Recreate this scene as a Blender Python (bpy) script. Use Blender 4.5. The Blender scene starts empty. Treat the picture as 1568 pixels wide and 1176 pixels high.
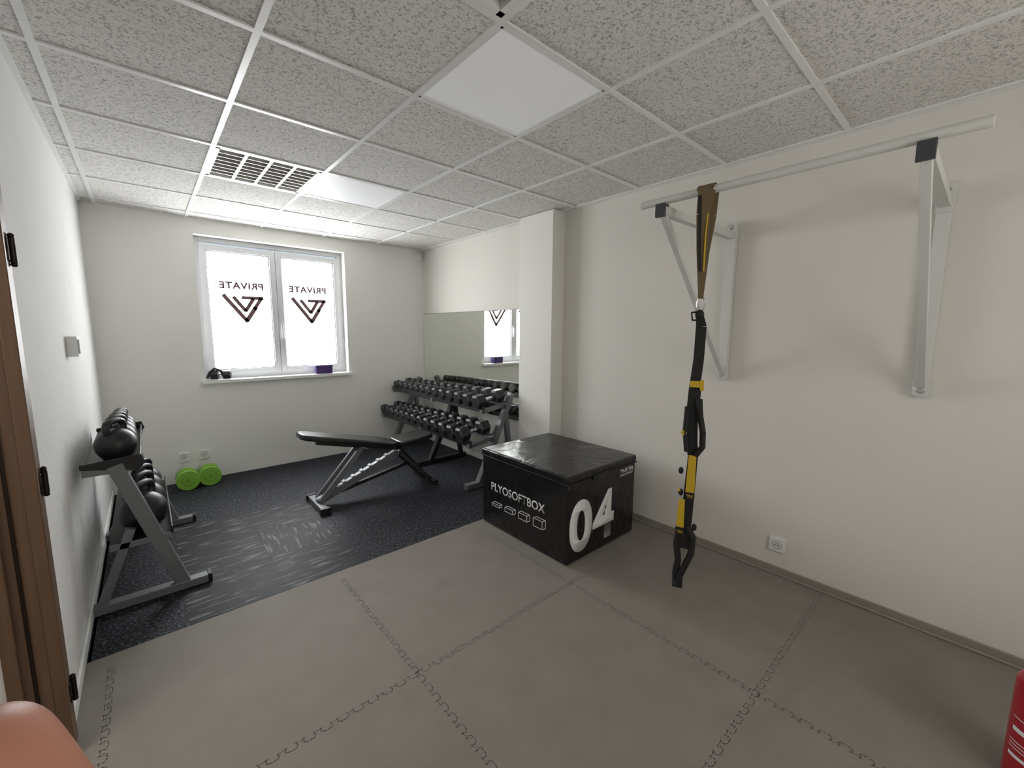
import bpy, bmesh, math, random
from mathutils import Vector, Matrix
random.seed(4)
V=Vector
scene=bpy.context.scene
H=2.498; XR=2.827; XL=-0.316; YF=5.003; YE=2.497; YB=-1.3

# ---------------------------------------------------------------- materials
def mat(name,col,rough=.5,metal=0.,bump=None,emis=None,coat=0.,var=None,spec=None):
    m=bpy.data.materials.new(name); m.use_nodes=True; nt=m.node_tree; b=nt.nodes['Principled BSDF']
    b.inputs['Base Color'].default_value=(*col,1); b.inputs['Roughness'].default_value=rough; b.inputs['Metallic'].default_value=metal
    if coat: b.inputs['Coat Weight'].default_value=coat; b.inputs['Coat Roughness'].default_value=.15
    if spec is not None: b.inputs['Specular IOR Level'].default_value=spec
    tc=nt.nodes.new('ShaderNodeTexCoord')
    if var:   # (scale, amount)
        n=nt.nodes.new('ShaderNodeTexNoise'); n.inputs['Scale'].default_value=var[0]; n.inputs['Detail'].default_value=4
        nt.links.new(tc.outputs['Object'],n.inputs['Vector'])
        r=nt.nodes.new('ShaderNodeValToRGB'); a=var[1]
        r.color_ramp.elements[0].position=.3; r.color_ramp.elements[1].position=.7
        r.color_ramp.elements[0].color=(*[c*(1-a) for c in col],1); r.color_ramp.elements[1].color=(*[min(1,c*(1+a)) for c in col],1)
        nt.links.new(n.outputs['Fac'],r.inputs['Fac']); nt.links.new(r.outputs['Color'],b.inputs['Base Color'])
    if bump:  # (scale,strength,dist)
        n=nt.nodes.new('ShaderNodeTexNoise'); n.inputs['Scale'].default_value=bump[0]; n.inputs['Detail'].default_value=5
        nt.links.new(tc.outputs['Object'],n.inputs['Vector'])
        bp=nt.nodes.new('ShaderNodeBump'); bp.inputs['Strength'].default_value=bump[1]; bp.inputs['Distance'].default_value=bump[2]
        nt.links.new(n.outputs['Fac'],bp.inputs['Height']); nt.links.new(bp.outputs['Normal'],b.inputs['Normal'])
    if emis:
        b.inputs['Emission Color'].default_value=(*emis[0],1); b.inputs['Emission Strength'].default_value=emis[1]
    return m
def nodes(m): return m.node_tree, m.node_tree.nodes['Principled BSDF']

M_wall=mat('wall_paint',(.88,.87,.83),.85,bump=(55,.3,.003),var=(1.2,.015))
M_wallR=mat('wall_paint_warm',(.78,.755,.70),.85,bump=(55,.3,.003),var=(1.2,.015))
M_wallL=mat('wall_paint_rough',(.80,.80,.785),.85,bump=(28,.45,.008),var=(2,.03))
M_white=mat('white_plastic',(.86,.86,.84),.4)
M_pvc=mat('window_pvc',(.72,.73,.75),.35)
M_grid=mat('grid_white',(.86,.86,.85),.3)
M_panel=mat('led_diffuser',(.88,.89,.91),.5,emis=((1,1,1),.07))
M_glass=mat('backlit_frosted_glass',(.9,.9,.9),.4,emis=((.97,.985,1),11.))
M_fillglow=mat('fill_window_glow',(.9,.9,.9),.4,emis=((1,.96,.90),3.4))  # emission of the added fill window behind the camera
M_logo=mat('logo_vinyl',(.17,.09,.10),.6)
M_mirror=mat('mirror_glass',(.90,.92,.87),.012,1.)
M_black=mat('black_powder',(.012,.012,.013),.42)
M_rubber=mat('black_rubber',(.012,.012,.014),.42,bump=(120,.1,.001))
M_rubhi=mat('rubber_edge_grey',(.065,.065,.07),.5)
M_silver=mat('grey_powder_steel',(.20,.21,.22),.4,.3)
M_chrome=mat('chrome',(.62,.62,.63),.2,1.)
M_vinyl=mat('bench_vinyl',(.012,.012,.014),.3,bump=(90,.08,.001),coat=.2)
M_green=mat('green_neoprene',(.25,.52,.055),.5)
M_green2=mat('green_neoprene_dark',(.16,.38,.04),.5)
M_hinge=mat('dark_bronze',(.03,.022,.018),.4,.7)
M_barw=mat('white_steel',(.70,.70,.67),.5)
M_pad=mat('dark_grey_pad',(.05,.055,.06),.5)
M_txt=mat('white_print',(.85,.85,.85),.6)
M_yel=mat('yellow_webbing',(.60,.40,.02),.6)
M_tan=mat('tan_webbing',(.15,.11,.055),.8,bump=(400,.4,.001))
M_webk=mat('black_webbing',(.008,.008,.009),.7,bump=(500,.4,.001))
M_purple=mat('purple_box',(.07,.035,.16),.5)
M_red=mat('extinguisher_red',(.42,.006,.018),.3,coat=.4)
M_skirt=mat('skirting_taupe',(.30,.27,.235),.6)
M_joint=mat('mat_joint_dark',(.135,.122,.11),.9)  # dark line along the mat joints, also colours the floor slab
M_jlite=mat('mat_joint_edge',(.36,.335,.305),.8)
M_dark=mat('luminaire_dark',(.08,.08,.07),.5)
M_louv=mat('louver_metal',(.45,.44,.41),.35,.5)
M_skin=mat('skin',(.50,.22,.145),.5,bump=(300,.15,.0006),var=(60,.12))
M_wood=mat('door_wood',(.15,.085,.045),.45)

nt,b=nodes(M_wood)
tc=nt.nodes.new('ShaderNodeTexCoord'); mp=nt.nodes.new('ShaderNodeMapping'); mp.inputs['Scale'].default_value=(30,30,2)
n=nt.nodes.new('ShaderNodeTexNoise'); n.inputs['Scale'].default_value=2.5; n.inputs['Detail'].default_value=6
r=nt.nodes.new('ShaderNodeValToRGB'); r.color_ramp.elements[0].color=(.09,.052,.030,1); r.color_ramp.elements[1].color=(.18,.102,.058,1)
nt.links.new(tc.outputs['Object'],mp.inputs['Vector']); nt.links.new(mp.outputs[0],n.inputs['Vector']); nt.links.new(n.outputs['Fac'],r.inputs['Fac']); nt.links.new(r.outputs['Color'],b.inputs['Base Color'])

M_tile=mat('mineral_fibre_tile',(.80,.78,.75),.95,spec=.1)
nt,b=nodes(M_tile)
tc=nt.nodes.new('ShaderNodeTexCoord')
n=nt.nodes.new('ShaderNodeTexNoise'); n.inputs['Scale'].default_value=85; n.inputs['Detail'].default_value=3; n.inputs['Distortion'].default_value=1.2
nt.links.new(tc.outputs['Object'],n.inputs['Vector'])
r=nt.nodes.new('ShaderNodeValToRGB'); r.color_ramp.elements[0].position=.38; r.color_ramp.elements[0].color=(.44,.43,.41,1)
r.color_ramp.elements[1].position=.48; r.color_ramp.elements[1].color=(.80,.785,.755,1)
nt.links.new(n.outputs['Fac'],r.inputs['Fac']); nt.links.new(r.outputs['Color'],b.inputs['Base Color'])
bp=nt.nodes.new('ShaderNodeBump'); bp.inputs['Strength'].default_value=.4; bp.inputs['Distance'].default_value=.003
nt.links.new(r.outputs['Color'],bp.inputs['Height']); nt.links.new(bp.outputs[0],b.inputs['Normal'])

M_foam=mat('grey_foam',(.235,.215,.195),.65,spec=.25)
nt,b=nodes(M_foam)
tc=nt.nodes.new('ShaderNodeTexCoord')
n=nt.nodes.new('ShaderNodeTexNoise'); n.inputs['Scale'].default_value=6; n.inputs['Detail'].default_value=7
nt.links.new(tc.outputs['Object'],n.inputs['Vector'])
r=nt.nodes.new('ShaderNodeValToRGB'); r.color_ramp.elements[0].position=.3; r.color_ramp.elements[0].color=(.240,.216,.192,1); r.color_ramp.elements[1].position=.7; r.color_ramp.elements[1].color=(.268,.243,.218,1)
nt.links.new(n.outputs['Fac'],r.inputs['Fac']); nt.links.new(r.outputs['Color'],b.inputs['Base Color'])
vo=nt.nodes.new('ShaderNodeTexVoronoi'); vo.inputs['Scale'].default_value=160
nt.links.new(tc.outputs['Object'],vo.inputs['Vector'])
bp=nt.nodes.new('ShaderNodeBump'); bp.inputs['Strength'].default_value=.2; bp.inputs['Distance'].default_value=.0012
nt.links.new(vo.outputs['Distance'],bp.inputs['Height'])
bp2=nt.nodes.new('ShaderNodeBump'); bp2.inputs['Strength'].default_value=.2; bp2.inputs['Distance'].default_value=.007
nt.links.new(n.outputs['Fac'],bp2.inputs['Height']); nt.links.new(bp.outputs[0],bp2.inputs['Normal']); nt.links.new(bp2.outputs[0],b.inputs['Normal'])

M_rub=mat('speckled_rubber',(.012,.013,.016),.65,spec=.3)
nt,b=nodes(M_rub)
tc=nt.nodes.new('ShaderNodeTexCoord')
n=nt.nodes.new('ShaderNodeTexNoise'); n.inputs['Scale'].default_value=65; n.inputs['Detail'].default_value=2
nt.links.new(tc.outputs['Object'],n.inputs['Vector'])
r=nt.nodes.new('ShaderNodeValToRGB'); r.color_ramp.elements[0].position=.52; r.color_ramp.elements[0].color=(.007,.008,.011,1); r.color_ramp.elements[1].position=.66; r.color_ramp.elements[1].color=(.08,.09,.115,1)
nt.links.new(n.outputs['Fac'],r.inputs['Fac']); nt.links.new(r.outputs['Color'],b.inputs['Base Color'])
bp=nt.nodes.new('ShaderNodeBump'); bp.inputs['Strength'].default_value=.8; bp.inputs['Distance'].default_value=.005
nt.links.new(n.outputs['Fac'],bp.inputs['Height']); nt.links.new(bp.outputs[0],b.inputs['Normal'])
def streak(name,sc):
    m=mat(name,(.012,.013,.016),.55,spec=.25); nt,b=nodes(m)
    tc=nt.nodes.new('ShaderNodeTexCoord'); mp=nt.nodes.new('ShaderNodeMapping'); mp.inputs['Scale'].default_value=sc
    n=nt.nodes.new('ShaderNodeTexNoise'); n.inputs['Scale'].default_value=1; n.inputs['Detail'].default_value=2
    nt.links.new(tc.outputs['Object'],mp.inputs['Vector']); nt.links.new(mp.outputs[0],n.inputs['Vector'])
    r=nt.nodes.new('ShaderNodeValToRGB'); r.color_ramp.elements[0].position=.56; r.color_ramp.elements[0].color=(.007,.008,.011,1); r.color_ramp.elements[1].position=.66; r.color_ramp.elements[1].color=(.15,.155,.165,1)
    nt.links.new(n.outputs['Fac'],r.inputs['Fac']); nt.links.new(r.outputs['Color'],b.inputs['Base Color'])
    bp=nt.nodes.new('ShaderNodeBump'); bp.inputs['Strength'].default_value=.8; bp.inputs['Distance'].default_value=.004
    nt.links.new(n.outputs['Fac'],bp.inputs['Height']); nt.links.new(bp.outputs[0],b.inputs['Normal'])
    return m
M_strX=streak('streaked_tile_a',(6,48,6)); M_strY=streak('streaked_tile_b',(48,6,6))
M_ply=mat('plyo_vinyl',(.007,.007,.008),.3,coat=.15)
nt,b=nodes(M_ply)
tc=nt.nodes.new('ShaderNodeTexCoord'); n=nt.nodes.new('ShaderNodeTexNoise'); n.inputs['Scale'].default_value=5; n.inputs['Detail'].default_value=3; n.inputs['Distortion'].default_value=1.2
nt.links.new(tc.outputs['Object'],n.inputs['Vector'])
bp=nt.nodes.new('ShaderNodeBump'); bp.inputs['Strength'].default_value=.5; bp.inputs['Distance'].default_value=.04
nt.links.new(n.outputs['Fac'],bp.inputs['Height']); nt.links.new(bp.outputs[0],b.inputs['Normal'])

# ---------------------------------------------------------------- mesh builder
class MB:
    def __init__(s): s.bm=bmesh.new(); s.mats=[]
    def mi(s,m):
        if m not in s.mats: s.mats.append(m)
        return s.mats.index(m)
    def _f(s,vs,m):
        i=s.mi(m); fs=set()
        for v in vs:
            for f in v.link_faces: fs.add(f)
        for f in fs: f.material_index=i
    def mx(s,M,size,m):
        r=bmesh.ops.create_cube(s.bm,size=1,matrix=M@Matrix.Diagonal((*size,1))); s._f(r['verts'],m); return r['verts']
    def box(s,a,b,m):
        a=V(a);b=V(b); c=(a+b)/2; d=b-a
        return s.mx(Matrix.Translation(c),(abs(d.x),abs(d.y),abs(d.z)),m)
    def beam(s,p0,p1,w,t,m,side=(0,1,0)):
        p0=V(p0);p1=V(p1); z=(p1-p0); L=z.length; z.normalize(); x=V(side); x=(x-x.dot(z)*z).normalized(); y=z.cross(x)
        M=Matrix((x,y,z)).transposed().to_4x4(); M.translation=(p0+p1)/2
        return s.mx(M,(w,t,L),m)
    def cyl(s,p0,p1,r0,m,r1=None,seg=20,rot=0):
        p0=V(p0);p1=V(p1); z=p1-p0; L=z.length; q=z.to_track_quat('Z','Y').to_matrix().to_4x4(); q=q@Matrix.Rotation(rot,4,'Z'); q.translation=(p0+p1)/2
        r=bmesh.ops.create_cone(s.bm,cap_ends=True,cap_tris=False,segments=seg,radius1=r0,radius2=r0 if r1 is None else r1,depth=L,matrix=q); s._f(r['verts'],m)
        return r['verts']
    def sph(s,c,r,m,sc=(1,1,1),u=24,v=14):
        M=Matrix.Translation(V(c))@Matrix.Diagonal((*sc,1))
        q=bmesh.ops.create_uvsphere(s.bm,u_segments=u,v_segments=v,radius=r,matrix=M); s._f(q['verts'],m); return q['verts']
    def tube(s,path,r,m,seg=10,closed=False,rs=None,flat=1.):
        path=[V(p) for p in path]; n=len(path); rings=[]; up=None; i_=s.mi(m)
        for i,p in enumerate(path):
            a=path[(i-1)%n] if (closed or i>0) else p; c=path[(i+1)%n] if (closed or i<n-1) else p
            t=(c-a).normalized()
            if up is None:
                up=V((0,0,1)) if abs(t.z)<.9 else V((1,0,0))
            x=(up-up.dot(t)*t).normalized(); up=x; y=t.cross(x); rr=rs[i] if rs else r
            rings.append([s.bm.verts.new(p+rr*(math.cos(k*2*math.pi/seg)*x+flat*math.sin(k*2*math.pi/seg)*y)) for k in range(seg)])
        for i in range(n if closed else n-1):
            A=rings[i];B=rings[(i+1)%n]
            for k in range(seg):
                f=s.bm.faces.new((A[k],A[(k+1)%seg],B[(k+1)%seg],B[k])); f.material_index=i_
        if not closed:
            f=s.bm.faces.new(rings[0][::-1]); f.material_index=i_; f=s.bm.faces.new(rings[-1]); f.material_index=i_
    def poly(s,pts,ext,m):
        i=s.mi(m); e=V(ext); A=[s.bm.verts.new(V(p)) for p in pts]; B=[s.bm.verts.new(V(p)+e) for p in pts]; n=len(A)
        for f in [s.bm.faces.new(A),s.bm.faces.new(B[::-1])]+[s.bm.faces.new((A[k],B[k],B[(k+1)%n],A[(k+1)%n])) for k in range(n)]: f.material_index=i
    def make(s,name,bevel=0,seg=2,smooth=True,parent=None,ang=35):
        bmesh.ops.recalc_face_normals(s.bm,faces=s.bm.faces[:])
        me=bpy.data.meshes.new(name); s.bm.to_mesh(me); s.bm.free()
        for m in s.mats: me.materials.append(m)
        if smooth:
            for p in me.polygons: p.use_smooth=True
            me.set_sharp_from_angle(angle=math.radians(ang))
        o=bpy.data.objects.new(name,me); scene.collection.objects.link(o)
        if bevel:
            bv=o.modifiers.new('bevel','BEVEL'); bv.width=bevel; bv.segments=seg; bv.limit_method='ANGLE'; bv.angle_limit=math.radians(40); bv.harden_normals=False
        if parent: o.parent=parent
        return o
def text(body,center,xa,ya,w,h,m,name,parent,bold=0.0,ext=.0006):
    c=bpy.data.curves.new(name,'FONT'); c.body=body; c.size=1; c.offset=bold; c.extrude=0; c.align_x='CENTER'; c.align_y='CENTER'
    if bold>0: c.space_character=1+bold*2.5
    t=bpy.data.objects.new(name,c); scene.collection.objects.link(t)
    bpy.context.view_layer.update()
    dg=bpy.context.evaluated_depsgraph_get(); me=bpy.data.meshes.new_from_object(t.evaluated_get(dg)); bpy.data.objects.remove(t)
    xs=[v.co.x for v in me.vertices]; ys=[v.co.y for v in me.vertices]
    cx=(min(xs)+max(xs))/2; cy=(min(ys)+max(ys))/2; sx=w/(max(xs)-min(xs)); sy=h/(max(ys)-min(ys))
    xa=V(xa);ya=V(ya); 
    for v in me.vertices: v.co=V(center)+xa*(v.co.x-cx)*sx+ya*(v.co.y-cy)*sy
    me.materials.clear(); me.materials.append(m)
    o=bpy.data.objects.new(name,me); scene.collection.objects.link(o)
    so=o.modifiers.new('s','SOLIDIFY'); so.thickness=ext; so.offset=0
    o.parent=parent; return o

# ---------------------------------------------------------------- shell
def shell(name,boxes,m,bev=0):
    q=MB()
    for a,b in boxes: q.box(a,b,m)
    return q.make(name,bev,smooth=False)
dy0,dy1,dz=1.13,1.97,2.02
q=MB(); q.box((XL-1.6,YB-.1,-.1),(XR+.1,YF+.2,-.012),M_joint); q.box((XL-1.5,YB,-.012),(XL-.2,2.6,0),M_foam); q.box((XL-.2,dy0,-.012),(XL,dy1,0),M_foam); q.make('floor',smooth=False)
shell('wall_right',[((XR,YB,-.1),(XR+.12,YF+.3,H+.2))],M_wallR)
bx0,bx1,bz0,bz1=.5,1.9,.95,2.2
shell('wall_back',[((XL-1.6,YB-.2,-.1),(bx0,YB,H+.2)),((bx1,YB-.2,-.1),(XR+.12,YB,H+.2)),((bx0,YB-.2,-.1),(bx1,YB,bz0)),((bx0,YB-.2,bz1),(bx1,YB,H+.2))],M_wall)
wx0,wx1,wz0,wz1=.42,1.81,.955,2.355
shell('wall_window',[((XL-.2,YF,-.1),(wx0,YF+.28,H+.2)),((wx1,YF,-.1),(XR+.12,YF+.28,H+.2)),((wx0,YF,-.1),(wx1,YF+.28,wz0)),((wx0,YF,wz1),(wx1,YF+.28,H+.2))],M_wall)
shell('wall_left',[((XL-.2,dy1,-.1),(XL,YF,H+.2)),((XL-.2,YB,-.1),(XL,dy0,H+.2)),((XL-.2,dy0,dz),(XL,dy1,H+.2))],M_wallL)
shell('wall_corridor',[((XL-1.6,YB,-.1),(XL-1.5,YF,H+.2)),((XL-1.6,2.6,-.1),(XL-.2,2.7,H+.2))],M_wall)
q=MB(); q.box((2.68,2.53,-.012),(XR+.01,2.95,H),M_wall); q.make('wall_column',.006)

# ceiling
gx=[.379+.6*i for i in range(-1,5)]; gy=[.579+.6*j for j in range(-3,8)]
q=MB()
X=[XL]+gx+[XR]; Y=[YB]+gy+[YF]
special={}
for i in range(len(X)-1):
    for j in range(len(Y)-1):
        x0,x1,y0,y1=X[i],X[i+1],Y[j],Y[j+1]
        if x1-x0<.01: continue
        key=(round((x0-.379)/.6),round((y0-.579)/.6))
        if abs(x0-.379-.6*key[0])<.01 and key in [(0,0),(0,4)]: special[key]=(x0,x1,y0,y1); continue
        if key in [(1,1),(1,4)] and abs(x0-.979)<.01: special[key]=(x0,x1,y0,y1); continue
        q.box((x0,y0,H+.004),(x1,y1,H+.02),M_tile)
g=.012
for x in gx: q.box((x-g,YB,H-.003),(x+g,YF,H+.006),M_grid)
for y in gy: q.box((XL,y-g,H-.0028),(XR,y+g,H+.0058),M_grid)
for a,b in [((XL,YB,H-.004),(XL+.022,YF,H+.005)),((XR-.022,YB,H-.004),(XR,YF,H+.005)),((XL,YF-.022,H-.004),(XR,YF,H+.005)),((XL,YB,H-.004),(XR,YB+.022,H+.005))]: q.box(a,b,M_grid)
q.box((XL-1.6,YB,H+.15),(XR+.1,YF+.2,H+.2),M_white)
q.box((XL-1.6,YB,H+.0),(XL-.2,2.7,H+.05),M_white)
q.make('ceiling',smooth=False)
for k in [(1,1),(1,4)]:
    x0,x1,y0,y1=special[k]; q=MB(); q.box((x0+g,y0+g,H+.001),(x1-g,y1-g,H+.012),M_panel)
    for a,b in [((x0+g,y0+g),(x1-g,y0+g+.012)),((x0+g,y1-g-.012),(x1-g,y1-g)),((x0+g,y0+g),(x0+g+.012,y1-g)),((x1-g-.012,y0+g),(x1-g,y1-g))]:
        q.box((*a,H-.002),(*b,H+.003),M_grid)
    q.make('ceiling_light_panel',.001)
for k in [(0,0),(0,4)]:
    x0,x1,y0,y1=special[k]; q=MB(); a=.035
    q.box((x0+g,y0+g,H+.08),(x1-g,y1-g,H+.09),M_dark)
    for A,B in [((x0+g,y0+g),(x1-g,y0+a)),((x0+g,y1-a),(x1-g,y1-g)),((x0+g,y0+g),(x0+a,y1-g)),((x1-a,y0+g),(x1-g,y1-g))]:
        q.box((*A,H-.002),(*B,H+.08),M_white)
    n=4; w=(x1-x0-2*a)/n
    for i in range(1,n): 
        xx=x0+a+i*w; q.box((xx-.009,y0+a,H-.001),(xx+.009,y1-a,H+.05),M_louv)
    for i in range(n):
        xx=x0+a+(i+.5)*w; q.cyl((xx,y0+.05,H+.06),(xx,y1-.05,H+.06),.012,M_white,seg=12)
    m=8; w=(y1-y0-2*a)/m
    for i in range(1,m):
        yy=y0+a+i*w; q.box((x0+a,yy-.003,H),(x1-a,yy+.003,H+.045),M_louv)
    q.make('ceiling_louver_light',smooth=False)

# floors
q=MB(); q.box((-.30,YE,-.012),(XR,YF,0),M_rub)
q.box((XL,YE,-.012),(-.29,YF,0),M_rub)
for x,y,m_ in [(.06,2.502,M_strX),(.51,2.502,M_strX),(.06,2.952,M_strX),(.51,2.952,M_strY),(.06,3.402,M_strX),(.51,3.402,M_strX)]:
    q.box((x,y,-.001),(x+.447,y+.447,.0005),m_)
q.make('rubber_flooring',smooth=False)
q=MB(); q.box((XL,YB,-.012),(XR,YE,.0),M_foam)
def jig(p,d,L):
    d=V(d); nrm=V((-d.y,d.x,0)); per=.060; a=.010
    for off,hw,m_,zz in ((0,.0015,M_joint,.0005),(.0030,.0013,M_jlite,.0004)):
        pts=[]; n=int(L/per)
        for k in range(n):
            s0=k*per
            for (u,w) in [(0,-a),(.17*per,-a),(.27*per,-a*.2),(.20*per,a),(.57*per,a),(.67*per,a),(.60*per,-a*.2),(.75*per,-a)]:
                pts.append(V(p)+d*(s0+u+off)+nrm*(w+off))
        i=q.mi(m_)
        for A,B in zip(pts[:-1],pts[1:]):
            t=(B-A)
            if t.length<1e-5: continue
            t.normalize(); m=V((-t.y,t.x,0))*hw
            vs=[q.bm.verts.new(z+V((0,0,zz))) for z in (A-m-t*hw,A+m-t*hw,B+m+t*hw,B-m+t*hw)]
            f=q.bm.faces.new(vs); f.material_index=i
for x in (-.22,.78,1.78): jig((x,YB,0),(0,1,0),YE-YB-.02)
for y in (1.49,.49,-.51): jig((XL,y,0),(1,0,0),XR-XL-.02)
q.make('foam_mat_flooring',smooth=False)

# trims
q=MB(); q.box((XR-.012,YB,0),(XR,2.53,.045),M_skirt); q.box((XR-.03,YB,0),(XR-.012,2.53,.012),M_skirt); q.make('baseboard_right',.004)
q=MB(); q.box((XR-.012,2.95,0),(XR,YF,.05),M_white); q.make('baseboard_mirror_side',.003)
q=MB(); q.box((XL,dy1+.1,0),(XL+.012,YF,.055),M_white); q.make('baseboard_left',.003)

# ---------------------------------------------------------------- windows
q=MB(); yp=YF+.115; f=.045
def rectframe(q,x0,x1,z0,z1,w,y0,y1,m):
    q.box((x0,y0,z0),(x0+w,y1,z1),m); q.box((x1-w,y0,z0),(x1,y1,z1),m); q.box((x0+w,y0,z0),(x1-w,y1,z0+w),m); q.box((x0+w,y0,z1-w),(x1-w,y1,z1),m)
rectframe(q,wx0,wx1,wz0+.015,wz1,.045,yp,yp+.07,M_pvc)
mx=1.115
q.box((mx-.02,yp,wz0+.06),(mx+.02,yp+.07,wz1-.05),M_pvc)
for a,b in [(wx0+.04,mx-.002),(mx+.002,wx1-.04)]:
    rectframe(q,a,b,wz0+.055,wz1-.065,.055,yp-.018,yp+.05,M_pvc)
    rectframe(q,a+.053,b-.053,wz0+.108,wz1-.118,.008,yp-.010,yp+.05,M_pad)
    q.box((a+.05,yp+.02,wz0+.10),(b-.05,yp+.03,wz1-.11),M_glass)
q.box((wx0-.0,YF-.012,wz1-.0),(wx1+.0,YF+.0,wz1+.012),M_white)
q.box((wx0-.03,YF-.035,wz0-.015),(wx1+.03,yp+.01,wz0+.018),M_white)
q.box((mx+.012,yp-.028,1.46),(mx+.040,yp-.018,1.55),M_pvc); q.beam((mx+.026,yp-.045,1.50),(mx+.026,yp-.045,1.38),.018,.014,M_pvc,(1,0,0)); q.cyl((mx+.026,yp-.018,1.51),(mx+.026,yp-.05,1.51),.009,M_pvc)
win=q.make('window_1',.003)
for cx in (.80,1.435):
    yl=yp+.017
    text('PRIVATE',(cx,yl,1.915),(-1,0,0),(0,0,1),.39,.072,M_logo,'logo_text',win,.045)
    q=MB(); s=.0062
    def P(u,v): return V((cx+(u-367)*s*.93,yl,1.69-(v-468)*s))
    for A,B,w in [((338,447),(373,491),6.5),((371,490),(387,466),7),((353,450),(371,473),6),((370,474),(384,452),6),((366,451),(400,451),5.5),((397,450),(384,470),6)]:
        a=V(A);b=V(B); d=(b-a).normalized(); nn=V((-d.y,d.x))*w/2
        q.poly([P(*(a+nn)),P(*(a-nn)),P(*(b-nn)),P(*(b+nn))],(0,.001,0),M_logo)
    q.make('logo_mark',smooth=False,parent=win)
# unseen glowing window, added behind the camera to brighten the far wall
q=MB(); y2=YB-.12
rectframe(q,bx0,bx1,bz0,bz1,.05,y2,y2+.06,M_pvc); q.box(((bx0+bx1)/2-.04,y2,bz0+.05),((bx0+bx1)/2+.04,y2+.06,bz1-.05),M_pvc)
for a,b in ((bx0+.04,(bx0+bx1)/2-.03),((bx0+bx1)/2+.03,bx1-.04)):
    rectframe(q,a,b,bz0+.04,bz1-.04,.05,y2+.01,y2+.075,M_pvc); q.box((a+.04,y2+.02,bz0+.08),(b-.04,y2+.03,bz1-.08),M_fillglow)
q.box((bx0-.03,y2,bz0-.02),(bx1+.03,YB+.03,bz0+.006),M_white)
q.make('fill_window',.003)
# items on sill
q=MB(); z=wz0+.019
for (x,y,r) in [(.50,YF+.03,.052),(.60,YF+.01,.045)]:
    q.cyl((x-.03,y,z+r),(x+.03,y-.02,z+r),r,M_rubber,seg=6,rot=math.pi/6)
q.cyl((.48,YF+.035,z+.05),(.62,YF+.01,z+.05),.015,M_chrome)
q.tube([(.44,YF+.03,z+.02),(.46,YF,z+.08),(.5,YF-.005,z+.115),(.55,YF,z+.09),(.57,YF,z+.03)],.012,M_black)
q.make('hand_weights',.004)
q=MB(); q.box((1.44,YF-.01,z),(1.62,YF+.06,z+.095),M_purple); q.box((1.438,YF-.012,z+.07),(1.622,YF+.062,z+.098),M_purple); q.make('storage_box',.004)

q=MB(); q.box((2.725,YF-.05,2.36),(2.785,YF,2.45),M_white); q.sph((2.755,YF-.052,2.39),.02,M_white); q.cyl((2.755,YF-.02,2.45),(2.755,YF-.02,H-.004),.012,M_white); q.make('motion_sensor',.006)

q=MB(); q.box((XR-.008,2.955,.56),(XR-.002,YF-.005,1.685),M_mirror); q.box((XR-.003,2.955,.555),(XR-.0005,YF-.002,1.69),M_pad); q.make('wall_mirror',0,smooth=False)

def socket(name,o,n,s):
    q=MB(); o=V(o);n=V(n);s=V(s); u=V((0,0,1))
    M=Matrix((s,u,n)).transposed().to_4x4(); M.translation=o+n*.008; q.mx(M,(.082,.082,.016),M_white)
    q.cyl(o+n*.0155,o+n*.0165,.027,M_skirt,seg=28); q.cyl(o+n*.012,o+n*.018,.024,M_white,seg=28); q.cyl(o+n*.0175,o+n*.0185,.019,M_pvc,seg=28)
    for d in (-.009,.009): q.cyl(o+n*.018+s*d,o+n*.0195+s*d,.0035,M_black,seg=8)
    q.cyl(o+n*.018+u*.011,o+n*.026+u*.011,.0025,M_chrome,seg=8)
    return q.make(name,.003)
socket('wall_socket',(XR,.735,.185),(-1,0,0),(0,-1,0))
socket('wall_socket',(.205,YF,.25),(0,-1,0),(1,0,0))
socket('wall_socket',(.36,YF,.25),(0,-1,0),(1,0,0))
q=MB(); q.box((XL,3.25,1.32),(XL+.045,3.33,1.43),M_white); q.box((XL+.045,3.258,1.335),(XL+.052,3.322,1.415),M_pvc); q.make('light_switch',.004)

# ---------------------------------------------------------------- door frame
q=MB()
c=.085; t=.022
for y0,y1 in [(dy1-.02,dy1+c),(dy0-c,dy0+.02)]:
    q.box((XL,y0,0),(XL+t,y1,dz+c),M_wood)
q.box((XL,dy0+.02,dz-.02),(XL+t,dy1-.02,dz+c),M_wood)
for (a,b) in [((XL-.10,dy1-.02,0),(XL,dy1,dz)),((XL-.10,dy0,0),(XL,dy0+.02,dz)),((XL-.10,dy0+.02,dz-.02),(XL,dy1-.02,dz))]: q.box(a,b,M_wood)
q.box((XL-.065,dy1-.035,0),(XL-.10,dy1-.02,dz-.02),M_wood); q.box((XL-.005,dy1-.028,0),(XL+t+.006,dy1-.008,dz),M_wood)
q.box((XL-.035,dy1-.026,0),(XL-.045,dy1-.02,dz-.02),M_hinge)
for z in (.20,.965,1.715):
    hx=XL+.030; hy=dy1+c-.015
    q.cyl((hx,hy,z-.04),(hx,hy,z+.04),.008,M_hinge,seg=14); q.sph((hx,hy,z+.044),.008,M_hinge); q.sph((hx,hy,z-.044),.008,M_hinge)
    q.box((XL+.020,hy-.035,z-.035),(XL+.026,hy+.004,z+.035),M_hinge)
q.make('door_frame_1',.003)

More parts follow.
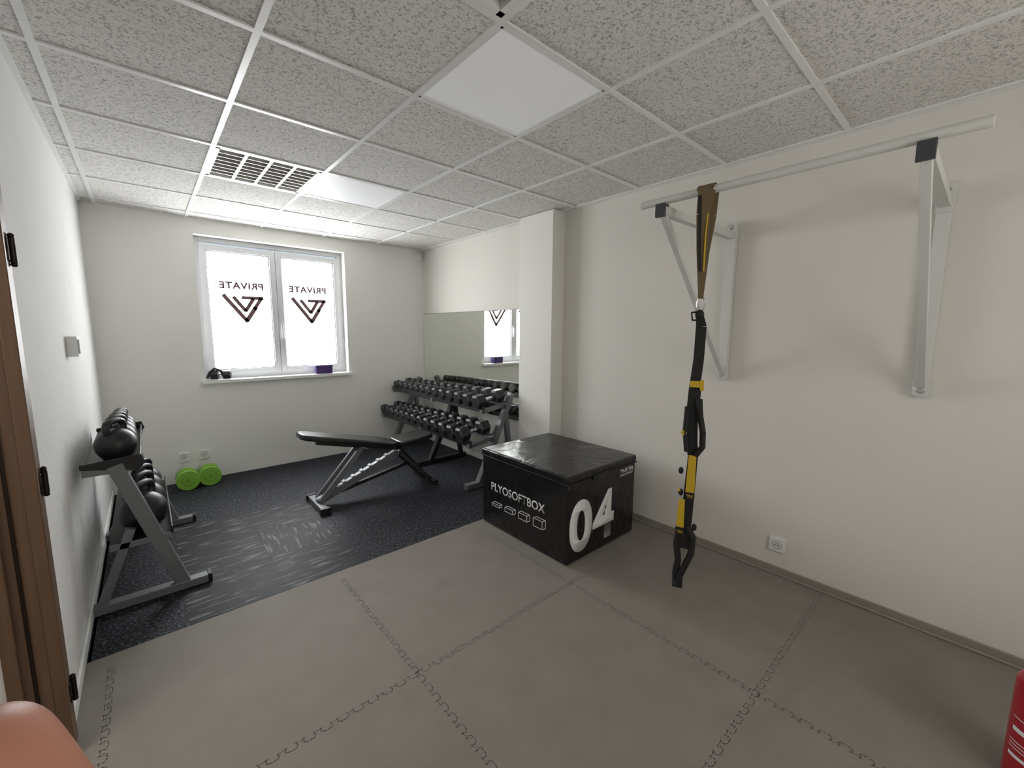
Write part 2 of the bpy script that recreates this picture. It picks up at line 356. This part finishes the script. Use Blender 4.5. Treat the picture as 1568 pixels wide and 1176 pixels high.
# ---------------------------------------------------------------- pull-up bar
q=MB(); bx=1.96; bz=2.108
q.cyl((bx,.055,bz),(bx,1.235,bz),.0175,M_barw,seg=20)
for y in (1.12,.195):
    q.box((XR-.045,y-.026,1.18),(XR-.006,y+.026,2.13),M_barw)
    q.box((XR-.008,y-.04,1.165),(XR,y+.04,1.24),M_barw); q.box((XR-.008,y-.04,2.07),(XR,y+.04,2.16),M_barw)
    q.box((XR-.05,y-.03,2.02),(XR-.04,y+.03,2.14),M_barw)
    q.box((XR-.05,y-.03,1.18),(XR-.04,y+.03,1.24),M_barw)
    for z in (2.115,1.205): q.cyl((XR-.05,y,z),(XR-.06,y,z),.012,M_chrome,seg=6); q.cyl((XR-.049,y,z),(XR-.052,y,z),.018,M_chrome)
    q.box((bx-.01,y-.02,2.045),(XR-.04,y+.02,2.085),M_barw)
    q.beam((bx+.01,y,2.05),(XR-.045,y,1.23),.03,.03,M_barw)
    q.box((bx-.028,y-.024,2.030),(bx-.010,y+.024,2.092),M_pad)
    q.box((bx-.02,y-.022,2.08),(bx+.02,y+.022,2.092),M_pad)
q.make('pull_up_bar',.003)

# ---------------------------------------------------------------- suspension trainer
q=MB(); tx,ty=bx,.905; S=V((.42,-.91,0)).normalized(); Fv=V((-.91,-.42,0)).normalized()
def T(s,f,z): return V((tx,ty,z))+S*s+Fv*f
for k in range(8):
    a0=math.pi*k/8; a1=math.pi*(k+1)/8
    q.beam((tx+.023*math.cos(a0),ty,bz+.023*math.sin(a0)),(tx+.023*math.cos(a1),ty,bz+.023*math.sin(a1)),.075,.005,M_tan,(0,1,0))
def strip(pts,t,m):
    for A,B in zip(pts[:-1],pts[1:]):
        a=T(*A[:3]);b=T(*B[:3]); z=(b-a).normalized(); x=(S-S.dot(z)*z).normalized(); y=z.cross(x)
        i=q.mi(m); vs=[]
        for P_,w in ((a,A[3]),(b,B[3])):
            vs.append([q.bm.verts.new(P_+x*sx*w/2+y*sy*t/2) for sx,sy in ((-1,-1),(1,-1),(1,1),(-1,1))])
        fs=[vs[0],vs[1]]+[(vs[0][k],vs[0][(k+1)%4],vs[1][(k+1)%4],vs[1][k]) for k in range(4)]
        for f_ in fs: q.bm.faces.new(f_).material_index=i
strip([(.0,.026,2.12,.075),(-.012,.03,2.0,.055),(-.008,.02,1.85,.045),(0,.01,1.63,.022)],.006,M_tan)
strip([(.015,-.026,2.12,.07),(.022,-.025,2.0,.045),(.008,-.02,1.85,.035),(0,-.01,1.63,.022)],.006,M_tan)
strip([(.008,.034,2.0,.006),(.004,.028,1.9,.007),(.005,.022,1.75,.007)],.004,M_yel)
strip([(-.028,.034,2.08,.014),(-.02,.032,1.9,.012),(-.010,.022,1.75,.010)],.006,M_webk)
q.tube([T(.018*math.cos(a),0,1.605+.036*math.sin(a)) for a in [k*math.pi/8 for k in range(16)]],.004,M_chrome,closed=True)
q.sph(T(0,0,1.555),.020,M_webk,(1,1,1.2))
q.tube([T(.01,.01,1.57),T(-.035,.01,1.565),T(-.03,.01,1.53),T(0,.01,1.53)],.005,M_webk)
strip([(.0,0,1.56,.03),(.010,0,1.50,.046),(.008,0,1.35,.046),(.0,0,1.24,.048),(.0,0,1.20,.055),(-.006,0,1.05,.055),(-.004,.0,.95,.06),(.01,0,.88,.045),(.0,0,.60,.050),(-.005,0,.40,.045)],.022,M_webk)
strip([(.004,.012,1.245,.054),(.004,.012,1.215,.054)],.012,M_yel); strip([(.028,.014,1.25,.018),(.03,.014,1.20,.018)],.012,M_yel)
q.tube([T(.022,.02,1.16),T(.030,.02,1.08),T(.046,.02,1.0),T(.048,.02,.93),T(.02,.02,.885)],.014,M_webk,seg=12)
q.tube([T(-.028,.015,1.12),T(-.032,.015,1.0),T(-.02,.015,.9)],.012,M_webk,seg=12)
q.beam(T(-.045,.02,1.0),T(-.03,.02,.985),.02,.012,M_yel,S)
strip([(.008,.026,.885,.034),(.006,.026,.70,.040)],.006,M_yel)
strip([(.006,.028,.70,.043),(.006,.028,.665,.043)],.008,M_webk)
strip([(-.028,.024,.66,.028),(-.030,.024,.515,.036)],.006,M_yel)
strip([(-.030,.026,.515,.040),(-.030,.026,.475,.040)],.008,M_webk)
for (s_,z_) in ((.006,.683),(-.030,.495)):
    text('TRX',T(s_,.0335,z_),S,(0,0,1),.03,.014,M_yel,'buckle_mark',None,.03)
tms=[o for o in bpy.data.objects if o.name.startswith('buckle_mark')]
for z,s in ((.80,-.040),(.69,-.035),(.52,.035),(.36,.02)):
    q.sph(T(s,.01,z),.012,M_webk,(1,1,1.5),12,8)
q.sph(T(-.042,.012,.70),.009,M_yel,(1,1,.7),12,8)
q.tube([T(.0,.01,.52),T(.032,.01,.47),T(.028,.01,.38),T(-.0,.01,.30),T(-.018,.01,.25),T(-.018,.01,.205)],.016,M_webk,seg=12)
q.tube([T(-.03,.0,.50),T(-.042,.0,.42),T(-.03,.0,.33),T(-.038,.0,.26),T(-.035,.0,.20)],.016,M_webk,seg=12)
q.cyl(T(-.050,.005,.205),T(-.002,.005,.205),.020,M_rubber)
trx=q.make('suspension_trainer',.0015)
for o in tms: o.parent=trx

# ---------------------------------------------------------------- plyo box
q=MB(); ax0,ax1,ay0,ay1,ah=1.885,2.63,1.615,2.485,.584
q.box((ax0,ay0,.0008),(ax1,ay1,ah-.002),M_ply)
ply=q.make('plyo_box',.018,4)
q=MB()
q.box((ax0-.004,ay0-.004,ah-.05),(ax1+.004,ay1+.004,ah+.002),M_ply); 
q.make('lid_cover',.014,4,parent=ply)
q=MB()
q.tube([(ax0-.004,ay0-.004,ah-.05),(ax1+.004,ay0-.004,ah-.05),(ax1+.004,ay1+.004,ah-.05),(ax0-.004,ay1+.004,ah-.05)],.003,M_black,seg=6,closed=True)
q.box((2.12,ay0-.012,ah-.07),(2.34,ay0-.004,ah-.035),M_ply)
for k in range(4):
    yy=2.36-k*.148; hh=[.018,.03,.042,.055][k]; w=.085; dx,dz_=.03,.018; xx=ax0-.0015; z0=.168
    def Pp(a,b): return (xx,yy-a,z0+b)
    L=[((0,0),(w,0)),((w,0),(w,hh)),((w,hh),(0,hh)),((0,hh),(0,0)),((0,hh),(dx,hh+dz_)),((w,hh),(w+dx,hh+dz_)),((dx,hh+dz_),(w+dx,hh+dz_)),((w,0),(w+dx,dz_)),((w+dx,dz_),(w+dx,hh+dz_))]
    for a,b in L: q.beam(Pp(*a),Pp(*b),.004,.001,M_txt,((0,0,1) if abs(a[1]-b[1])<1e-6 else (0,1,0)))
q.make('box_graphics',0,parent=ply)
text('PLYOSOFTBOX',(ax0-.001,2.09,.315),(0,-1,0),(0,0,1),.56,.062,M_txt,'side_print',ply,.012)
text('04',(2.14,ay0-.001,.235),(1,0,0),(0,0,1),.47,.35,M_txt,'number_print',ply,.035)
text('TRUSTEEL',(2.515,ay0-.001,.500),(1,0,0),(0,0,1),.17,.027,M_txt,'small_print',ply,.02)
text('CARGO PRODUCT',(2.515,ay0-.001,.470),(1,0,0),(0,0,1),.16,.014,M_txt,'small_print_b',ply,.02)

# ---------------------------------------------------------------- adjustable bench
q=MB(); by=3.58
def pad(p0,p1,w0,w1,t,m):
    p0=V(p0);p1=V(p1); z=(p1-p0).normalized(); up=V((0,1,0)).cross(z)*-1
    if up.z<0: up=-up
    i=q.mi(m); 
    prof=[(0,.55*w0),(.03,.85*w0),(.1,w0),(.9,w1),(.97,w1*.92),(1,w1*.7)]
    top=[];bot=[]
    for sgn in (1,-1):
        seq=prof if sgn==1 else prof[::-1]
        for u,w in seq:
            P_=p0+(p1-p0)*u+V((0,sgn*w/2,0)); top.append(q.bm.verts.new(P_+up*t/2)); bot.append(q.bm.verts.new(P_-up*t/2))
    n=len(top); q.bm.faces.new(top).material_index=i; q.bm.faces.new(bot[::-1]).material_index=i
    for k in range(n): q.bm.faces.new((top[k],bot[k],bot[(k+1)%n],top[(k+1)%n])).material_index=i
pad((.87,by,.630),(1.66,by,.435),.24,.29,.045,M_vinyl)
pad((1.685,by,.438),(2.04,by,.465),.29,.24,.045,M_vinyl)
bench=q.make('weight_bench',.014,3)
q=MB()
q.box((.96,by-.19,0.001),(1.02,by+.19,.045),M_silver); 
for s in(-1,1): q.box((.95,by+s*.19-.02,0.001),(1.03,by+s*.19+.02,.05),M_black)
q.box((1.98,by-.2,0.001),(2.03,by+.2,.045),M_black)
q.beam((.99,by,.04),(1.72,by,.34),.05,.06,M_silver)
for k in range(7):
    a=V((1.13,by,.098)).lerp(V((1.60,by,.291)),k/6); q.beam(a+V((-.012,0,.036)),a+V((.012,0,.046)),.052,.006,M_txt); 
for s in(-1,1): q.beam((1.0,by+s*.05,.05),(1.36,by+s*.05,.455),.028,.045,M_silver)
q.beam((1.70,by,.39),(2.005,by,.03),.05,.05,M_black)
for s in(-1,1): q.beam((1.72,by+s*.05,.33),(2.0,by+s*.13,.03),.03,.03,M_black)
q.beam((1.18,by,.09),(1.86,by,.22),.03,.03,M_black)
q.beam((1.0,by,.553),(1.68,by,.388),.05,.04,M_black); q.beam((1.66,by,.39),(2.0,by,.42),.05,.04,M_black)
q.cyl((1.7,by-.09,.36),(1.7,by+.09,.36),.02,M_chrome); q.cyl((1.37,by-.08,.455),(1.37,by+.08,.455),.014,M_chrome)
q.make('frame',.004,parent=bench)

# ---------------------------------------------------------------- dumbbell rack
q=MB(); ry0,ry1=3.08,4.90; tilt=math.radians(8)
for y,m in ((ry0,M_silver),(3.98,M_black),(ry1,M_silver)):
    q.box((2.14,y-.03,0.001),(2.76,y+.03,.05),m)
    q.beam((2.30,y,.04),(2.70,y,.86),.06,.05,m); 
    q.beam((2.70,y,.05),(2.62,y,.70),.05,.04,m)
def tray(cx,cz,ww):
    a=V((math.cos(tilt),0,math.sin(tilt)))
    for s in (-1,1):
        c=V((cx,0,cz))+a*s*ww/2
        q.box((c.x-.03,ry0-.05,c.z-.012),(c.x+.03,ry1+.05,c.z),M_silver)
        q.box((c.x+s*.028,ry0-.05,c.z-.04),(c.x+s*.034,ry1+.05,c.z+.02),M_black if s<0 else M_silver)
    for y in (ry0,3.98,ry1): q.beam(V((cx,y,cz-.03))-a*(ww/2+.04),V((cx,y,cz-.03))+a*(ww/2+.04),.04,.04,M_silver)
tray(2.31,.46,.20); tray(2.46,.765,.20)
q.make('dumbbell_rack',.004)
q=MB()
def hexdb(cx,cy,cz,r,L,hl):
    a=V((math.cos(tilt),0,math.sin(tilt))); n=V((-math.sin(tilt),0,math.cos(tilt))); c=V((cx,cy,cz))+n*(r*.866)
    for s in(-1,1):
        p=c+a*s*(L/2-hl/2); 
        def hx(pa,pb,ra,rb,m):
            y=V((0,1,0)); A=[q.bm.verts.new(pa+ra*(math.cos(k*math.pi/3)*y+math.sin(k*math.pi/3)*n)) for k in range(6)]
            B=[q.bm.verts.new(pb+rb*(math.cos(k*math.pi/3)*y+math.sin(k*math.pi/3)*n)) for k in range(6)]; i=q.mi(m)
            for k in range(6): q.bm.faces.new((A[k],A[(k+1)%6],B[(k+1)%6],B[k])).material_index=i
            return A,B
        b=hl/2
        A,_=hx(p-a*b,p-a*(b-.014),r*.72,r,M_rubhi); _,B=hx(p+a*(b-.014),p+a*b,r,r*.72,M_rubhi); hx(p-a*(b-.014),p+a*(b-.014),r,r,M_rubber)
        i=q.mi(M_rubber); q.bm.faces.new(A[::-1]).material_index=i; q.bm.faces.new(B).material_index=i
    q.cyl(c-a*(L/2-hl),c+a*(L/2-hl),.0165,M_chrome,seg=12)
N=13
for k in range(N):
    t=k/(N-1); y=ry0+.05+(ry1-ry0-.06)*(t*1.12-.12*t*t)
    r=.070-.021*t; hexdb(2.46,y,.766,r,.34-.10*t,.11-.03*t)
    r=.076-.022*t; hexdb(2.31,y+.05,.461,r,.35-.09*t,.115-.035*t)
q.make('dumbbell_set',0,smooth=False)

# ---------------------------------------------------------------- kettlebell rack
q=MB()
for y in (2.915,3.94):
    q.box((-.305,y-.03,0.001),(.19,y+.03,.045),M_silver)
    q.box((.175,y-.033,0.001),(.195,y+.033,.05),M_black)
    q.beam((.065,y,.03),(-.165,y,.775),.05,.065,M_silver)
    q.beam((-.27,y,.04),(-.13,y,.42),.04,.04,M_silver)
    q.box((-.285,y-.02,.735),(-.06,y+.02,.775),M_silver)
    q.poly([(-.29,y-.022,.775),(-.29,y-.022,.80),(-.06,y-.022,.82),(-.045,y-.022,.775),(-.07,y-.022,.735)],(0,.012,0),M_black)
    q.box((-.22,y-.02,.32),(.03,y+.02,.355),M_silver)
q.box((-.285,2.90,.765),(-.06,3.955,.775),M_black); q.box((-.07,2.90,.765),(-.06,3.955,.80),M_black)
q.box((-.22,2.90,.345),(.04,3.955,.355),M_black); q.box((.03,2.90,.345),(.04,3.955,.385),M_black)
q.make('kettlebell_rack',.003)
q=MB()
def kb(x,y,z,r,rot=0.):
    q.sph((x,y,z+r*.93),r,M_rubber); q.cyl((x,y,z),(x,y,z+.02),r*.62,M_rubber,r1=r*.7)
    d=V((math.cos(rot),math.sin(rot),0)); c=V((x,y,z+r*1.75)); pts=[]
    for a,b in [(-.55,-.25),(-.66,.15),(-.68,.40),(-.56,.66),(-.3,.78),(0,.80),(.3,.78),(.56,.66),(.68,.40),(.66,.15),(.55,-.25)]: pts.append(c+d*a*r*1.0+V((0,0,b*r*.8)))
    q.tube(pts,r*.19,M_rubber,seg=12)
for k,(y,r) in enumerate([(3.03,.088),(3.22,.084),(3.41,.079),(3.59,.073),(3.76,.068),(3.89,.058)]): kb(-.155,y,.776,r,1.0)
for k,(y,r) in enumerate([(3.05,.108),(3.28,.104),(3.50,.10),(3.71,.095),(3.88,.078)]): kb(-.075,y,.356,r,1.0)
q.make('kettlebell_set')

for x,y in ((.205,4.80),(.375,4.82)):
    q=MB(); r=.088
    for s in(-1,1):
        q.cyl((x,y+s*.045-.034,r),(x,y+s*.045+.034,r),r,M_green,seg=36)
    q.cyl((x,y-.06,r),(x,y+.06,r),.020,M_green)
    q.cyl((x,y-.0815,r),(x,y-.079,r),.048,M_green2,seg=30); q.cyl((x,y-.083,r),(x,y-.079,r),.042,M_green,seg=30); q.cyl((x,y-.084,r),(x,y-.079,r),.016,M_green2,seg=20)
    o=q.make('green_dumbbell',.022,4)

# fire extinguisher
q=MB(); ex,ey=2.085,-.247; r=.078; zt=.345
q.cyl((ex,ey,.0),(ex,ey,.02),r*.95,M_black,seg=48); q.cyl((ex,ey,.015),(ex,ey,zt),r,M_red,seg=48)
q.sph((ex,ey,zt),r,M_red,(1,1,.75),36,16); q.cyl((ex,ey,zt+.05),(ex,ey,zt+.085),.018,M_chrome); q.box((ex-.02,ey-.02,zt+.085),(ex+.02,ey+.02,zt+.11),M_black)
q.beam((ex+.01,ey,zt+.115),(ex+.13,ey-.03,zt+.13),.02,.008,M_black); q.beam((ex+.01,ey,zt+.095),(ex+.11,ey-.03,zt+.08),.02,.008,M_black)
q.cyl((ex,ey-.02,zt+.10),(ex,ey-.05,zt+.10),.018,M_chrome)
q.tube([(ex+.02,ey,zt+.095),(ex+.10,ey,zt+.07),(ex+.115,ey,.3),(ex+.10,ey,.1)],.010,M_black)
i=q.mi(M_txt); 
for z0,z1,a0,a1 in ((.10,.112,116,165),(.130,.133,114,180),(.142,.145,114,175),(.154,.157,114,180),(.19,.205,118,165),(.235,.238,114,180)):
    n=12
    for k in range(n):
        A=math.radians(a0+(a1-a0)*k/n);B=math.radians(a0+(a1-a0)*(k+1)/n); R_=r+.0008
        q.bm.faces.new([q.bm.verts.new((ex+R_*math.cos(t),ey+R_*math.sin(t),z)) for t,z in((A,z0),(B,z0),(B,z1),(A,z1))]).material_index=i
q.make('fire_extinguisher',.002)

# ---------------------------------------------------------------- photographer hand (fingertip enters the frame)
def hand():
    tip=V((-.0237,.0795,1.4257)); d=V((.35,-.44,-.80)).normalized()
    s=V((.80,.60,0)).normalized(); n=-d.cross(s).normalized()
    def Q(a,b,c): return tip+d*a+s*b+n*c
    vs=[];ed=[];rd=[]
    def add(p,r,par=None):
        vs.append(p); rd.append(r); i=len(vs)-1
        if par is not None: ed.append((par,i))
        return i
    wr=add(Q(.185,.03,-.0),.026); pm=add(Q(.14,.03,.0),.032,wr); a_=add(Q(.26,.03,-.0),.028,wr); 
    add(Q(.36,.035,-.0),.034,a_)
    def finger(base,L,par,curl,rr):
        p=V(base); i=add(p,rr*1.1,par); ang=0
        for k,l in enumerate(L):
            ang+=curl[k]; dv=(-d*math.cos(ang)+n*math.sin(ang)); p=p+dv*l; i=add(p,rr*(1-.05*(k+1)),i)
    finger(Q(.085,.0,.0),(.04,.025,.022),pm,(.05,-.05,0.0),.0122)
    finger(Q(.09,.026,.0),(.045,.028,.022),pm,(1.1,1.0,.7),.0098)
    finger(Q(.095,.048,.0),(.042,.027,.02),pm,(1.15,1.0,.7),.0092)
    finger(Q(.105,.068,.002),(.033,.02,.018),pm,(1.2,1.0,.7),.008)
    t=add(Q(.13,-.005,.01),.015,pm); t=add(Q(.11,-.028,.025),.0125,t); t=add(Q(.09,-.034,.045),.011,t); add(Q(.07,-.03,.055),.010,t)
    me=bpy.data.meshes.new('photographer_hand'); me.from_pydata([tuple(v) for v in vs],ed,[]); o=bpy.data.objects.new('photographer_hand',me); scene.collection.objects.link(o)
    sk=o.modifiers.new('skin','SKIN'); sk.use_smooth_shade=True
    for v,r in zip(me.skin_vertices[0].data,rd): v.radius=(r,r)
    me.skin_vertices[0].data[0].use_root=True
    ss=o.modifiers.new('sub','SUBSURF'); ss.levels=2; ss.render_levels=3
    me.materials.append(M_skin)
hand()

# ---------------------------------------------------------------- lights
w=bpy.data.worlds.new('world'); scene.world=w; w.use_nodes=True; w.node_tree.nodes['Background'].inputs[0].default_value=(.8,.9,1,1); w.node_tree.nodes['Background'].inputs[1].default_value=.6
def area(name,loc,rot,sx,sy,e,col):
    l=bpy.data.lights.new(name,'AREA'); l.shape='RECTANGLE'; l.size=sx; l.size_y=sy; l.energy=e; l.color=col
    o=bpy.data.objects.new(name,l); scene.collection.objects.link(o); o.location=loc; o.rotation_euler=rot; return o
area('corridor_fill_light',(XL-.85,1.2,H-.03),(0,0,0),.6,1.2,14,(1,.95,.88))  # added fill light, unseen, spills into the room through the doorway

# ---------------------------------------------------------------- camera
ya,pi_,ro=.7213,.1273,.0066
r=V((math.cos(ya),-math.sin(ya),0)); fh=V((math.sin(ya),math.cos(ya),0)); Z=V((0,0,1))
F=math.cos(pi_)*fh-math.sin(pi_)*Z; U=math.sin(pi_)*fh+math.cos(pi_)*Z
R=math.cos(ro)*r+math.sin(ro)*U; U2=-math.sin(ro)*r+math.cos(ro)*U
cd=bpy.data.cameras.new('camera'); cam=bpy.data.objects.new('camera',cd); scene.collection.objects.link(cam)
Mx=Matrix((R,U2,-F)).transposed().to_4x4(); Mx.translation=V((0,0,1.476)); cam.matrix_world=Mx
cd.sensor_fit='HORIZONTAL'; cd.sensor_width=36; cd.lens=638.6*36/1568; cd.clip_start=.01
scene.camera=cam
scene.view_settings.view_transform='Standard'; scene.view_settings.exposure=0.42
